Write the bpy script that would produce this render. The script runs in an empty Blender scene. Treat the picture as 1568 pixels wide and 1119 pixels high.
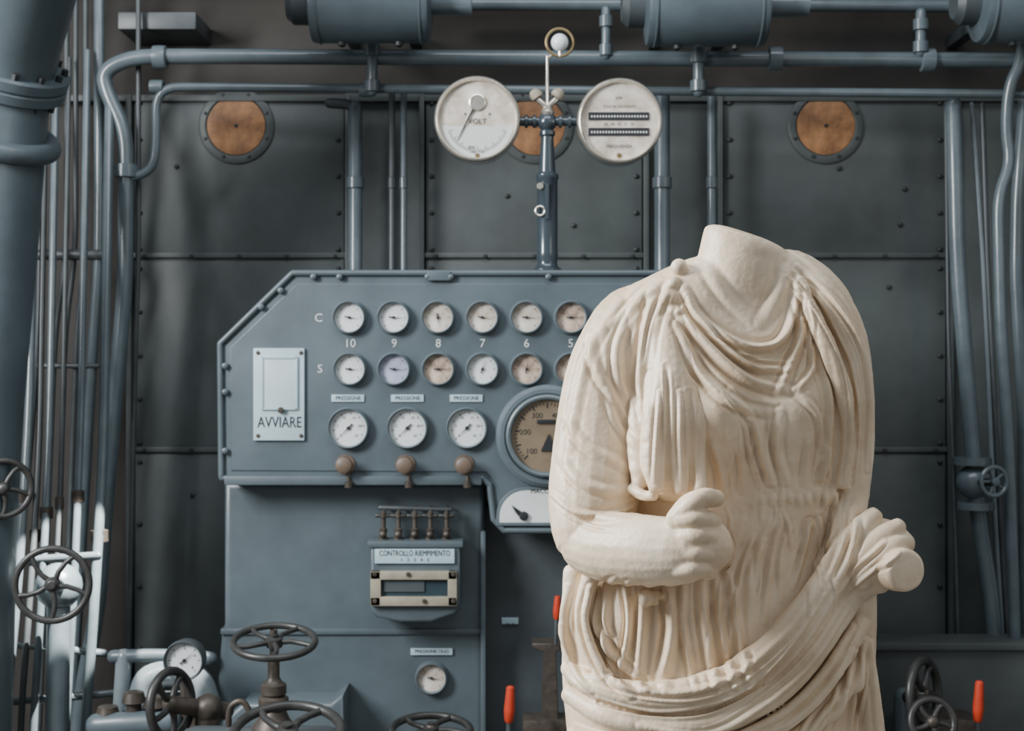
import bpy, bmesh, math, random
import numpy as np
from mathutils import Vector, Matrix, noise
random.seed(4)
CZ=2.05; K=0.72/1568
def X(px,D): return (px-784)*K*D
def Z(py,D): return CZ+(559.5-py)*K*D
def P(px,py,D): return Vector((X(px,D),D,Z(py,D)))
def S(D): return K*D

# ---------------- materials ----------------
def mat(name,col,rough=0.5,metal=0.0,var=0.15,scale=6.0,bump=0.0,bscale=60.0,col2=None,coat=0.0,spec=0.5,sss=0):
    m=bpy.data.materials.new(name); m.use_nodes=True
    nt=m.node_tree; N=nt.nodes; L=nt.links
    p=N['Principled BSDF']
    p.inputs['Roughness'].default_value=rough; p.inputs['Metallic'].default_value=metal
    p.inputs['Coat Weight'].default_value=coat; p.inputs['Coat Roughness'].default_value=0.08
    p.inputs['Specular IOR Level'].default_value=spec
    if sss:
        p.inputs['Subsurface Weight'].default_value=sss; p.inputs['Subsurface Scale'].default_value=0.005; p.inputs['Subsurface Radius'].default_value=(1,0.7,0.45)
    tc=N.new('ShaderNodeTexCoord')
    nz=N.new('ShaderNodeTexNoise'); nz.inputs['Scale'].default_value=scale; nz.inputs['Detail'].default_value=6; nz.inputs['Roughness'].default_value=0.6
    L.new(tc.outputs['Object'],nz.inputs['Vector'])
    cr=N.new('ShaderNodeValToRGB')
    a=[c*(1-var) for c in col]; b=[min(1,c*(1+var)) for c in (col2 or col)]
    cr.color_ramp.elements[0].position=0.32; cr.color_ramp.elements[1].position=0.68
    cr.color_ramp.elements[0].color=(*a,1); cr.color_ramp.elements[1].color=(*b,1)
    L.new(nz.outputs['Fac'],cr.inputs['Fac']); L.new(cr.outputs['Color'],p.inputs['Base Color'])
    mr=N.new('ShaderNodeMapRange'); mr.inputs['To Min'].default_value=max(0,rough-0.08); mr.inputs['To Max'].default_value=min(1,rough+0.1)
    L.new(nz.outputs['Fac'],mr.inputs['Value']); L.new(mr.outputs['Result'],p.inputs['Roughness'])
    if bump>0:
        n2=N.new('ShaderNodeTexNoise'); n2.inputs['Scale'].default_value=bscale; n2.inputs['Detail'].default_value=5
        L.new(tc.outputs['Object'],n2.inputs['Vector'])
        bp=N.new('ShaderNodeBump'); bp.inputs['Strength'].default_value=bump; bp.inputs['Distance'].default_value=0.004
        L.new(n2.outputs['Fac'],bp.inputs['Height']); L.new(bp.outputs['Normal'],p.inputs['Normal'])
    return m
M_paint=mat('machine_paint',(0.077,0.102,0.114),0.42,0,0.18,3,0.15,25,coat=0.12)
M_paintd=mat('machine_paint_dark',(0.052,0.064,0.069),0.5,0,0.2,4,0.15,25)
M_rim=mat('gauge_rim_paint',(0.10,0.13,0.143),0.35,0,0.1,10)
M_pipe=mat('pipe_paint',(0.098,0.126,0.138),0.3,0,0.15,8,0.1,40,coat=0.3)
M_pipel=mat('pipe_paint_light',(0.17,0.205,0.22),0.3,0.0,0.12,8,coat=0.3)
M_piped=mat('pipe_paint_dark',(0.056,0.065,0.068),0.42,0,0.2,8)
M_plate=mat('wall_plate_paint',(0.066,0.077,0.075),0.5,0,0.28,2.2,0.2,18)
M_wall=mat('wall_iron_dark',(0.036,0.032,0.027),0.75,0,0.3,3,0.2,18)
M_bolt=mat('bolt_iron',(0.032,0.036,0.036),0.5,0.3)
M_wood=mat('orange_wood',(0.19,0.082,0.03),0.6,0,0.4,9,0.3,30,col2=(0.31,0.15,0.062))
M_white=mat('dial_white',(0.66,0.69,0.68),0.3,0,0.05,12,coat=0.5)
M_cream=mat('dial_cream',(0.50,0.42,0.32),0.3,0,0.22,14,coat=0.5,col2=(0.62,0.58,0.52))
M_dirty=mat('dial_aged',(0.28,0.19,0.13),0.3,0,0.3,25,coat=0.5,col2=(0.50,0.40,0.32))
M_lilac=mat('dial_lilac',(0.36,0.38,0.48),0.3,0,0.2,25,coat=0.5)
M_tan=mat('dial_tan',(0.17,0.13,0.085),0.35,0,0.15,12,coat=0.3)
M_black=mat('black_ink',(0.015,0.017,0.02),0.45,0,0.1)
M_plaque=mat('plaque_pale',(0.40,0.53,0.57),0.4,0,0.06,10)
M_plaque2=mat('plaque_inner',(0.48,0.59,0.60),0.3,0,0.04,10,coat=0.4)
M_chrome=mat('nickel_bezel',(0.68,0.63,0.54),0.25,0.85,0.1,14)
M_brass=mat('aged_brass',(0.30,0.22,0.11),0.38,0.7,0.25,20)
M_knob=mat('tan_knob',(0.12,0.085,0.06),0.5,0,0.2,20)
M_beige=mat('beige_enamel',(0.30,0.27,0.20),0.45,0,0.15,18)
M_glass=mat('dark_glass',(0.03,0.05,0.06),0.08,0,0.1,5)
M_wheel=mat('handwheel_iron',(0.040,0.040,0.037),0.36,0.2,0.25,18)
M_rust=mat('worn_bronze',(0.075,0.062,0.050),0.45,0.4,0.35,22)
M_red=mat('red_handle',(0.50,0.045,0.015),0.4,0,0.15,10)
M_floor=mat('floor_tiles',(0.09,0.085,0.075),0.5,0,0.2,3)
M_glow=mat('opal_glass',(0.75,0.8,0.82),0.15,0,0.03)
M_ped=mat('pedestal_stone',(0.45,0.42,0.37),0.7,0,0.1,8,0.2,50)

# ---------------- builder ----------------
def catmull(pts,n=8):
    pts=[np.array(p,float) for p in pts]
    if len(pts)<3:
        return [pts[0]+(pts[-1]-pts[0])*i/n for i in range(n+1)]
    out=[]
    for i in range(len(pts)-1):
        p0=pts[i-1] if i>0 else 2*pts[0]-pts[1]; p1=pts[i]; p2=pts[i+1]
        p3=pts[i+2] if i+2<len(pts) else 2*pts[-1]-pts[-2]
        for k in range(n):
            t=k/n
            out.append(0.5*((2*p1)+(-p0+p2)*t+(2*p0-5*p1+4*p2-p3)*t*t+(-p0+3*p1-3*p2+p3)*t**3))
    out.append(pts[-1]); return out
def fillet(pts,rad,n=6):
    pts=[Vector(p) for p in pts]; out=[pts[0]]
    for i in range(1,len(pts)-1):
        a,b,c=pts[i-1],pts[i],pts[i+1]
        da=min(rad,(a-b).length*0.49); dc=min(rad,(c-b).length*0.49)
        s=b+(a-b).normalized()*da; e=b+(c-b).normalized()*dc
        for k in range(n+1):
            t=k/n; out.append(s*(1-t)**2+b*2*t*(1-t)+e*t*t)
    out.append(pts[-1]); return out
class B:
    def __init__(s,name): s.name=name; s.v=[]; s.f=[]; s.m=[]; s.mats=[]
    def mi(s,m):
        if m not in s.mats: s.mats.append(m)
        return s.mats.index(m)
    def add(s,vs,fs,m):
        o=len(s.v); s.v+= [tuple(v) for v in vs]; k=s.mi(m)
        for f in fs: s.f.append(tuple(i+o for i in f)); s.m.append(k)
        return s
    def bm(s,bm,m):
        bm.verts.index_update()
        s.add([v.co[:] for v in bm.verts],[[v.index for v in f.verts] for f in bm.faces],m); bm.free()
    def box(s,x0,x1,y0,y1,z0,z1,m,bev=0.0):
        b=bmesh.new(); bmesh.ops.create_cube(b,size=1)
        for v in b.verts: v.co=Vector(((x0+x1)/2+v.co.x*(x1-x0),(y0+y1)/2+v.co.y*(y1-y0),(z0+z1)/2+v.co.z*(z1-z0)))
        if bev>0: bmesh.ops.bevel(b,geom=b.edges[:],offset=bev,segments=2,affect='EDGES',profile=0.6)
        s.bm(b,m); return s
    def pbox(s,xa,xb,ya,yb,D,d0,d1,m,bev=0.0):
        return s.box(X(xa,D),X(xb,D),D+d0,D+d1,Z(yb,D),Z(ya,D),m,bev)
    def poly(s,pts,y0,y1,m,bev=0.0):
        b=bmesh.new(); vs=[b.verts.new((p[0],y0,p[1])) for p in pts]
        f=b.faces.new(vs); r=bmesh.ops.extrude_face_region(b,geom=[f])
        for e in r['geom']:
            if isinstance(e,bmesh.types.BMVert): e.co.y=y1
        if bev>0:
            es=[e for e in b.edges if abs(e.verts[0].co.y-y0)<1e-6 and abs(e.verts[1].co.y-y0)<1e-6]
            bmesh.ops.bevel(b,geom=es,offset=bev,segments=3,affect='EDGES',profile=0.6)
        bmesh.ops.triangulate(b,faces=[f for f in b.faces if len(f.verts)>4])
        s.bm(b,m); return s
    def ppoly(s,pts,D,d0,d1,m,bev=0.0):
        return s.poly([(X(a,D),Z(c,D)) for a,c in pts],D+d0,D+d1,m,bev)
    def lathe(s,c,ax,prof,m,seg=32):
        c=Vector(c); ax=Vector(ax).normalized()
        u=ax.cross(Vector((0,0,1)))
        if u.length<1e-3: u=Vector((1,0,0))
        u.normalize(); w=ax.cross(u)
        vs=[];rings=[]
        for r,h in prof:
            if r<1e-6: rings.append([len(vs)]); vs.append(c+ax*h)
            else:
                rings.append(list(range(len(vs),len(vs)+seg)))
                for i in range(seg):
                    a=2*math.pi*i/seg; vs.append(c+ax*h+u*(r*math.cos(a))+w*(r*math.sin(a)))
        fs=[]
        for A,Bq in zip(rings,rings[1:]):
            if len(A)==1 and len(Bq)==1: continue
            for i in range(seg):
                j=(i+1)%seg
                if len(A)==1: fs.append((A[0],Bq[i],Bq[j]))
                elif len(Bq)==1: fs.append((A[i],A[j],Bq[0]))
                else: fs.append((A[i],A[j],Bq[j],Bq[i]))
        return s.add(vs,fs,m)
    def tube(s,pts,r,m,seg=14,closed=False,cap=True):
        pts=[Vector(p) for p in pts]; n=len(pts)
        rs=[r]*n if isinstance(r,(int,float)) else list(r)
        T=[]
        for i in range(n):
            if closed: t=pts[(i+1)%n]-pts[i-1]
            else: t=pts[min(i+1,n-1)]-pts[max(i-1,0)]
            T.append(t.normalized())
        u=T[0].cross(Vector((0,1,0)))
        if u.length<0.05: u=T[0].cross(Vector((0,0,1)))
        u.normalize(); vs=[];fs=[];rings=[]
        for i in range(n):
            u=(u-T[i]*u.dot(T[i])).normalized(); w=T[i].cross(u)
            rings.append(range(len(vs),len(vs)+seg))
            for k in range(seg):
                a=2*math.pi*k/seg; vs.append(pts[i]+u*(rs[i]*math.cos(a))+w*(rs[i]*math.sin(a)))
        for i in range(n if closed else n-1):
            A=rings[i];C=rings[(i+1)%n]
            for k in range(seg):
                j=(k+1)%seg; fs.append((A[k],A[j],C[j],C[k]))
        if cap and not closed:
            for ring,p,t,rr in ((rings[0],pts[0],-T[0],rs[0]),(rings[-1],pts[-1],T[-1],rs[-1])):
                base=list(ring); prev=base
                for q in (0.5,0.85):
                    new=list(range(len(vs),len(vs)+seg)); k2=math.sqrt(1-q*q)
                    for k in base: 
                        o=Vector(vs[k])-p; vs.append(p+o*k2+t*rr*q*cap)
                    for k in range(seg):
                        j=(k+1)%seg; fs.append((prev[k],prev[j],new[j],new[k]))
                    prev=new
                vs.append(p+t*rr*cap); c=len(vs)-1
                for k in range(seg): fs.append((prev[k],prev[(k+1)%seg],c))
        return s.add(vs,fs,m)
    def torus(s,c,ax,R,r,m,seg=40,rs=10):
        c=Vector(c); ax=Vector(ax).normalized(); u=ax.cross(Vector((0,0,1)))
        if u.length<1e-3: u=Vector((1,0,0))
        u.normalize(); w=ax.cross(u)
        return s.tube([c+u*R*math.cos(2*math.pi*i/seg)+w*R*math.sin(2*math.pi*i/seg) for i in range(seg)],r,m,rs,closed=True)
    def ball(s,c,r,m,seg=16):
        return s.lathe(c,(0,0,1),[(r*math.sin(math.pi*i/10) if 0<i<10 else 0,-r*math.cos(math.pi*i/10)) for i in range(11)],m,seg)
    def text(s,t,px,py,D,hpx,m,sx=1.0):
        cu=bpy.data.curves.new('t','FONT'); cu.body=t; cu.align_x='CENTER'; cu.align_y='CENTER'; cu.size=1.0; cu.resolution_u=3
        ob=bpy.data.objects.new('t',cu); bpy.context.collection.objects.link(ob)
        bpy.context.view_layer.update()
        dg=bpy.context.evaluated_depsgraph_get(); me=bpy.data.meshes.new_from_object(ob.evaluated_get(dg))
        h=hpx*S(D)/0.72; c=P(px,py,D)
        s.add([(c.x+v.co.x*h*sx,D,c.z+v.co.y*h) for v in me.vertices],[tuple(f.vertices) for f in me.polygons],m)
        bpy.data.objects.remove(ob); bpy.data.meshes.remove(me); bpy.data.curves.remove(cu); return s
    def done(s,angle=38):
        me=bpy.data.meshes.new(s.name)
        V=np.array(s.v,float); c=(V.min(0)+V.max(0))/2
        me.from_pydata((V-c).tolist(),[],s.f)
        for m in s.mats: me.materials.append(m)
        me.polygons.foreach_set('material_index',s.m); me.polygons.foreach_set('use_smooth',[True]*len(s.f))
        b=bmesh.new(); b.from_mesh(me); bmesh.ops.recalc_face_normals(b,faces=b.faces); b.to_mesh(me); b.free()
        me.set_sharp_from_angle(angle=math.radians(angle))
        me.update(); ob=bpy.data.objects.new(s.name,me); ob.location=c; bpy.context.collection.objects.link(ob)
        return ob

# ---------------- room ----------------
WD=7.25
b=B('floor'); b.box(-8,8,-4,9,-0.1,0,M_floor); b.done()
b=B('wall_back'); b.box(-8,8,WD+0.06,WD+0.3,0,6.5,M_wall)
D=WD
BOLT=[(0.013,0),(0.012,0.009),(0.006,0.013),(0,0.013)]
def plate(b,xa,xb,ya,yb): b.pbox(xa,xb,ya,yb,D,0.0,0.08,M_plate,0.005)
for xa,xb in ((205,527),(652,983),(1108,1448)):
    b.pbox(xa,xb,146,1290,D,0.006,0.08,M_plate)
    for ya,yb in ((146,394),(399,690),(695,1290)):
        plate(b,xa,xb,ya,yb)
        for k in range(5):
            yy=ya+12+(min(yb,1100)-ya-24)*k/4
            for xx in (xa+9,xb-9): b.lathe(P(xx,yy,D-0.001),(0,-1,0),BOLT,M_bolt,8)
        for k in range(3):
            b.lathe(P(random.uniform(xa+50,xb-40),random.uniform(ya+30,min(yb,1050)-20),D-0.001),(0,-1,0),BOLT,M_bolt,8)
    for yy in (396,693):
        b.pbox(xa-2,xb+2,yy-9,yy-1,D,-0.014,0.08,M_plate,0.004)
        for k in range(5): b.lathe(P(xa+15+(xb-xa-30)*k/4,yy-4,D-0.014),(0,-1,0),[(0.012,0),(0.011,0.007),(0,0.01)],M_bolt,8)
    for xx in (xa-6,xb+6): b.pbox(xx-4,xx+4,146,1290,D,-0.03,0.08,M_plate,0.004)
b.pbox(528,650,140,1290,D,0.03,0.1,M_plate); b.pbox(983,1108,140,1290,D,0.03,0.1,M_plate)
b.pbox(1450,1900,150,1290,D,0.02,0.1,M_plate,0.004)
b.pbox(-300,200,260,1290,D,0.03,0.1,M_wall)
b.pbox(-300,1900,146,156,D,-0.02,0.08,M_plate,0.004)
b.done()
def porthole(px,py):
    b=B('porthole_cover'); c=P(px,py,D-0.002); s=S(D)
    b.lathe(c,(0,-1,0),[(58*s,0),(58*s,0.008),(55*s,0.014),(47*s,0.014),(45*s,0.008),(45*s,0.003)],M_plate,48)
    b.lathe(c,(0,-1,0),[(44.5*s,0.0),(44.5*s,0.010),(40*s,0.013),(0,0.013)],M_wood,48)
    for k in range(8):
        a=k*math.pi/4+0.4; b.lathe(c+Vector((51*s*math.cos(a),-0.013,51*s*math.sin(a))),(0,-1,0),[(0.01,0),(0.009,0.007),(0,0.009)],M_bolt,8)
    b.lathe(c,(0,-1,0),[(0.01,0.012),(0.009,0.02),(0,0.022)],M_bolt,8)
    b.done()
for px in (362,820,1264): porthole(px,193)

# ---------------- pipes ----------------
def pipe(name,pts,r,m=M_pipe,rad=0.12,D=None,collars=()):
    b=B(name)
    q=[P(p[0],p[1],p[2] if len(p)>2 else D) for p in pts]
    b.tube(fillet(q,rad),r,m,16)
    for (px,py,dd,ax) in collars:
        b.lathe(P(px,py,dd),ax,[(r*1.0,-0.035),(r*1.5,-0.03),(r*1.55,0),(r*1.5,0.03),(r*1.0,0.035)],m,16)
    return b
TD=6.85
s=S(TD)
pipe('overhead_pipe',[(1700,93),(205,86),(158,108),(162,140),(192,200),(193,265),(192,430),(163,760),(150,930),(125,1060),(112,1200)],12*s,M_pipe,0.14,TD,
   [(245,88,TD,(1,0,0)),(1187,90,TD,(1,0,0)),(193,262,TD,(0,0,1)),(1420,92,TD,(1,0,0))]).done()
pipe('overhead_thin_pipe',[(1700,145),(238,133),(240,225),(232,262),(200,272)],7*s,M_pipe,0.12,TD,[(240,133,TD,(1,0,0)),(560,138,TD,(1,0,0))]).done()
pipe('overhead_high_pipe',[(640,6),(1700,10)],10*s,M_pipe,0.1,TD+0.1).done()
for (px,y0,y1,r) in ((570,60,140,8),(1070,70,140,9),(1410,20,80,8),(928,15,85,7)):
    b=pipe('pipe_riser',[(px,y0),(px,y1)],r*s,M_pipe,0.1,TD-0.03)
    for yy in (y0+18,y1-8): b.lathe(P(px,yy,TD-0.03),(0,0,1),[(r*s,-0.03),(r*s*1.5,-0.025),(r*s*1.5,0.025),(r*s,0.03)],M_pipe,12)
    b.done()
pipe('bent_riser_pipe',[(1568,60,TD-.05),(1562,100,TD-.05),(1545,130,TD-.03),(1540,200,TD),(1548,250,TD),(1528,300,TD),(1532,480,TD),(1545,700,TD),(1560,1150,TD)],9*s,M_pipe,0.12,TD).done()
def tank(xa,xb,yc,r,Dt,name='overhead_drum'):
    b=B(name); c=P(xa,yc,Dt); L=X(xb,Dt)-X(xa,Dt); R=r*S(Dt)
    b.lathe(c,(1,0,0),[(0,-0.02),(R*0.6,-0.018),(R*0.97,-0.005),(R,0.01),(R*1.0,L*0.5),(R,L-0.01),(R*0.97,L+0.005),(R*0.6,L+0.018),(0,L+0.02)],M_paint,48)
    for h in (0.03,L-0.03): b.torus(c+Vector((h,0,0)),(1,0,0),R,0.006,M_paint,40,6)
    b.lathe(c,(-1,0,0),[(R*0.55,0),(R*0.55,0.09),(R*0.4,0.12),(0,0.12)],M_paintd,24)
    b.lathe(c+Vector((L,0,0)),(1,0,0),[(R*0.3,0),(R*0.3,0.2)],M_pipe,16)
    for q in (0.25,0.75): b.lathe(c+Vector((L*q,0,-R+0.005)),(0,0,-1),[(0.02,0),(0.018,0.02),(0,0.03)],M_bolt,8)
    for q in (0.2,0.8): b.box(c.x+L*q-.03,c.x+L*q+.03,Dt,WD+.05,c.z-.03,c.z+.03,M_paintd,.004)
    b.done()
tank(480,655,5,60,6.5); tank(992,1170,8,62,6.5); tank(1500,1700,5,60,6.5)
b=B('ceiling_girder'); b.pbox(-300,1900,-160,-60,6.9,0,0.4,M_wall,0.01); b.done()
b=B('junction_bracket'); b.pbox(180,300,18,45,TD+0.1,0,0.35,M_piped,0.01); b.done()

VD=7.05; sv=S(VD)
for px,r,y0,m in ((544,11,165,M_pipe),(600,5,140,M_piped),(618,5,140,M_pipe),(1014,12,150,M_pipe),(1090,7,150,M_pipe)):
    b=pipe('vertical_pipe',[(px,y0),(px,1287)],r*sv,m,0.1,VD)
    b.lathe(P(px,280,VD),(0,0,1),[(r*sv,-0.03),(r*sv*1.25,-0.025),(r*sv*1.25,0.025),(r*sv,0.03)],m,14)
    if px==544: b.tube(fillet([P(544,175,VD),P(540,160,VD),P(505,158,VD)],0.05),8*sv,M_piped,12)
    b.done()
b=B('valve_pipe')
b.tube(fillet([P(1460,160,VD-.1),P(1466,400,VD-.1),P(1490,700,VD-.1),P(1496,780,VD-.1),P(1522,940,VD-.1),P(1530,1270,VD-.1)],0.2),12*sv,M_pipe,16)
for yy,xx in ((705,1489),(773,1494)):
    b.lathe(P(xx,yy,VD-.1),(0,0,1),[(0.02,-0.02),(0.09,-0.02),(0.09,0.015),(0.02,0.015)],M_pipe,20)
b.ball(P(1491,738,VD-.1),0.085,M_pipe,20)
b.tube([P(1491,738,VD-.1),P(1520,738,VD-.3)],0.02,M_wheel,12)
c=P(1522,737,VD-.3); ax=Vector((0.25,-1,0)).normalized()
b.torus(c,ax,0.068,0.011,M_pipe,30,8); b.lathe(c,ax,[(0.02,-0.02),(0.02,0.02),(0,0.025)],M_pipe,12)
u=ax.cross(Vector((0,0,1))).normalized()
for k in range(5):
    a=k*2*math.pi/5; b.tube([c,c+(u*math.cos(a)+Vector((0,0,1))*math.sin(a))*0.066],0.007,M_pipe,8)
b.done()
for pts,r,m in (([(1488,160),(1505,400),(1518,700),(1552,1280)],4,M_pipel),([(1504,160),(1512,400),(1530,760),(1560,1280)],4,M_piped),([(1570,150),(1558,300),(1556,420),(1568,640),(1575,1280)],10,M_pipe),([(1448,158),(1452,500),(1462,800),(1475,1280)],3,M_piped)):
    pipe('electrical_conduit',pts,r*sv,m,0.1,VD-0.05).done()
b=B('conduit_bundle')
for x0,x1,x2,r,m in ((62,60,8,6,M_piped),(102,85,60,4,M_piped),(116,100,82,4,M_piped),(131,118,95,4,M_piped),(152,144,108,8,M_pipe),(212,208,195,4,M_piped)):
    b.tube(fillet([P(x0,-30,VD-.14),P(x0,390,VD-.14),P(x1,500,VD-.14),P(x2,1120,VD-.14),P(x2-10,1260,VD-.14)],0.2),r*sv,m,12)
b.tube([P(60,390,VD-.16),P(158,390,VD-.16)],8*sv,M_piped,12); b.tube([P(60,560,VD-.16),P(150,560,VD-.16)],4*sv,M_piped,12)
b.done()
LD=6.3; sl=S(LD)
b=B('small_bore_pipes')
for x0,x1,y0,r,m in ((45,5,640,7,M_pipe),(60,30,700,5,M_piped),(76,50,665,6,M_pipe),(96,72,650,4,M_piped),(124,100,640,6,M_pipe),(158,130,700,8,M_pipe),(22,-12,690,8,M_pipe)):
    b.tube(fillet([P(x0+10,y0-560,LD+.55),P(x0,y0,LD+.2),P((x0+x1)/2,930,LD),P(x1,1120,LD),P(x1,1280,LD)],0.3),r*sl,m,12)
    b.lathe(P((x0*.8+x1*.2),y0+120,LD+.12),(0,0,1),[(r*sl,-0.03),(r*sl*1.7,-0.025),(r*sl*1.7,0.025),(r*sl,0.03)],M_rust,12)
for (xa,ya,xb,yb) in ((-10,860,150,850),(0,985,160,1000),(20,1075,180,1060)): b.tube([P(xa,ya,LD+.05),P(xb,yb,LD+.05)],6*sl,M_pipe,12)
b.done()
BD=5.9; sb=S(BD)
b=B('steam_main_pipe')
path=fillet([P(-58,1290,BD),P(-48,700,BD),P(-14,250,BD),P(-2,110,BD),P(45,-60,BD-.3),P(60,-220,BD-.6)],0.4,10)
b.tube(path,[ (70+8*min(1,max(0,(p.z-1.0)/1.5)))*sb for p in path],M_paint,40)
def flange(c,ax,R,r0):
    b.lathe(c,ax,[(r0,-0.06),(R*0.96,-0.055),(R,-0.045),(R,-0.008),(R*0.97,0),(R,0.008),(R,0.045),(R*0.96,0.055),(r0,0.06)],M_paint,48)
    ax=Vector(ax).normalized(); u=ax.cross(Vector((0,1,0))).normalized(); w=ax.cross(u)
    for k in range(14):
        a=k*2*math.pi/14; b.lathe(c+(u*math.cos(a)+w*math.sin(a))*(R*0.9),ax,[(0.016,-0.08),(0.016,0.08),(0,0.085)],M_bolt,6)
flange(P(-2,108,BD),(0.42,-0.42,1),104*sb,70*sb)
b.torus(P(-8,208,BD),(0.35,-0.35,1),84*sb,16*sb,M_paint,48,14)
b.done()

# ---------------- control panel ----------------
PD=6.0; sp=S(PD); CX=838; CM=831
half=[(CM,418),(448,418),(337,526),(339,732),(738,732),(750,742),(756,795),(772,812),(CM,812)]
def mir(h): return h+[(2*CM-x,y) for x,y in reversed(h[1:-1])]
b=B('control_panel')
b.ppoly(mir(half),PD,0,0.12,M_paint,0.012)
inner=[(CM,434),(455,434),(352,532),(354,720),(744,722),(764,745),(770,786),(782,800),(CM,800)]
b.ppoly(mir(inner),PD,-0.006,0.05,M_paint,0.004)
rim=[P(x,y,PD-0.004) for x,y in mir(half)]
rr=[]
for i in range(len(rim)): rr+= [rim[i].lerp(rim[(i+1)%len(rim)],t) for t in (0,0.02,0.5,0.98)]
b.tube(rr,5*sp,M_paint,10,closed=True)
b.pbox(345,738,728,742,PD,-0.03,0.12,M_paint,0.008)
for x,y in ((480,424),(520,424),(655,424),(690,424),(840,424),(345,600),(345,560),(400,470),(430,445),(345,690),(380,738),(520,738),(620,738)):
    b.lathe(P(x,y,PD-0.01),(0,-1,0),[(0.014,0),(0.013,0.012),(0.006,0.017),(0,0.017)],M_paint,10)
b.pbox(655,690,416,430,PD,-0.025,0.02,M_paint,0.004)
c=P(CX,667,PD); b.lathe(c,(0,-1,0),[(80*sp,-0.01),(78*sp,0.035),(72*sp,0.05),(66*sp,0.05),(64*sp,0.045)],M_rim,64)
b.text('C',488,487,PD-0.008,13,M_white); b.text('S',490,565,PD-0.008,13,M_white)
for i in range(10): b.text(str(10-i),536+i*67.6,526,PD-0.008,13,M_white)
for x in (533,624,714,962,1052,1143):
    b.pbox(x-25,x+25,604,615,PD,-0.012,0,M_plaque,0.001); b.text('PRESSIONE',x,609.5,PD-0.0135,6,M_black,0.95)
b.done()
def gauge(px,py,D,r,face,ang=0,name='dial_gauge',bez=M_rim,nums=None,tick=24,flange=1.2,needle=M_black,depth=0.0):
    b=B(name); s_=S(D); R=r*s_; c=P(px,py,D)
    b.lathe(c,(0,-1,0),[(flange*R,-0.001),(flange*R,0.008),((flange-.04)*R,.013),(1.12*R,.013),(1.10*R,.03),(1.05*R,.035),(0.99*R,.031),(.97*R,.018),(.97*R,.008)],bez,40)
    b.lathe(c,(0,-1,0),[(.975*R,.010),(0,.010)],face,40)
    y=D-0.0112
    def quad(a,r0,r1,w):
        d=Vector((math.sin(a),0,math.cos(a))); n=Vector((d.z,0,-d.x)); q=Vector((c.x,y,c.z))
        b.add([q+d*r0-n*w,q+d*r0+n*w,q+d*r1+n*w,q+d*r1-n*w],[(0,1,2,3)],M_black)
    for k in range(tick+1):
        a=math.radians(-135+270*k/tick); big=(k%4==0)
        quad(a,R*(0.74 if big else 0.81),R*0.88,R*(0.02 if big else 0.01))
    if nums:
        for k,t in enumerate(nums):
            a=math.radians(-135+270*k/(len(nums)-1)); b.text(t,px+r*0.6*math.sin(a),py-r*0.6*math.cos(a),y,r*0.15,M_black)
    if ang is not None:
        a=math.radians(ang); d=Vector((math.sin(a),0,math.cos(a))); n=Vector((d.z,0,-d.x)); q=Vector((c.x,D-0.016,c.z))
        b.add([q-d*R*0.3-n*R*0.05,q-d*R*0.3+n*R*0.05,q+n*R*0.035,q+d*R*0.75,q-n*R*0.035],[(0,1,2,3,4)],needle)
        b.lathe(c,(0,-1,0),[(R*0.1,0.009),(R*0.1,0.018),(0,0.02)],needle,16)
    else:
        b.pbox(822,850,642,648,D,-0.02,-0.01,M_black,0.001); b.ppoly([(840,664),(828,690),(852,690)],D,-0.018,-0.0115,M_black)
    if depth:
        b.lathe(c,(0,1,0),[(R*1.1,0),(R*1.05,depth*.8),(0,depth)],M_paintd,32)
        b.tube([P(px,py+r,D+.04),P(px,1285,D+.04)],0.02,M_rust,12)
    b.done()
rowC=[M_white,M_white,M_cream,M_cream,M_cream,M_dirty,M_dirty,M_cream,M_white,M_white]
rowS=[M_white,M_lilac,M_dirty,M_white,M_dirty,M_dirty,M_cream,M_white,M_white,M_cream]
angC=[100,95,170,100,95,90,90,100,90,120]; angS=[95,95,90,20,10,100,90,90,100,90]
for i in range(10):
    gauge(535+i*67.8,486,PD-0.006,22.5,rowC[i],angC[i]); gauge(536+i*67.6,565,PD-0.006,22.5,rowS[i],angS[i])
for x in (534,624,715,961,1052,1142): gauge(x,655,PD-0.006,28.5,M_white,225,'pressure_gauge',M_rim,['0','5','10','15','20','25'],30,1.13)
gauge(CX,667,PD-0.045,57,M_tan,None,'master_gauge',M_rim,['100','200','300','400','500','600'],40,1.1)
for x in (529,621,711,965,1055,1147):
    b=B('control_knob'); c=P(x,711,PD-0.006)
    b.lathe(c,(0,-1,0),[(0.042,0),(0.042,0.006),(0.02,0.01),(0.018,0.03),(0.03,0.036),(0.036,0.05),(0.034,0.07),(0.026,0.076),(0,0.078)],M_knob,24)
    b.tube([P(x+5,722,PD-.035),P(x+5,745,PD-.035)],0.009,M_rust,8); b.lathe(P(x+5,742,PD-.035),(0,0,1),[(0.0,-0.015),(0.018,-0.012),(0.018,0.012),(0,0.015)],M_rust,10)
    b.done()
b=B('start_plaque')
b.pbox(389,467,533,674,PD,-0.02,-.004,M_plaque,0.004); b.pbox(405,454,549,624,PD,-0.026,-0.01,M_plaque2,0.003)
for xa,xb,ya,yb in ((403,456,546,549),(403,456,624,627),(402,405,546,627),(454,457,546,627)): b.pbox(xa,xb,ya,yb,PD,-0.03,-0.01,M_plaque,0.001)
b.text('AVVIARE',428,647,PD-0.022,17,M_black,0.74)
for x,y in ((395,540),(461,540),(395,667),(461,667)): b.lathe(P(x,y,PD-0.019),(0,-1,0),[(0.009,0),(0.008,0.005),(0,0.007)],M_rust,10)
b.lathe(P(430,628,PD-0.028),(0,-1,0),[(0.014,0),(0.012,0.012),(0,0.014)],M_rust,12); b.done()
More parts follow.
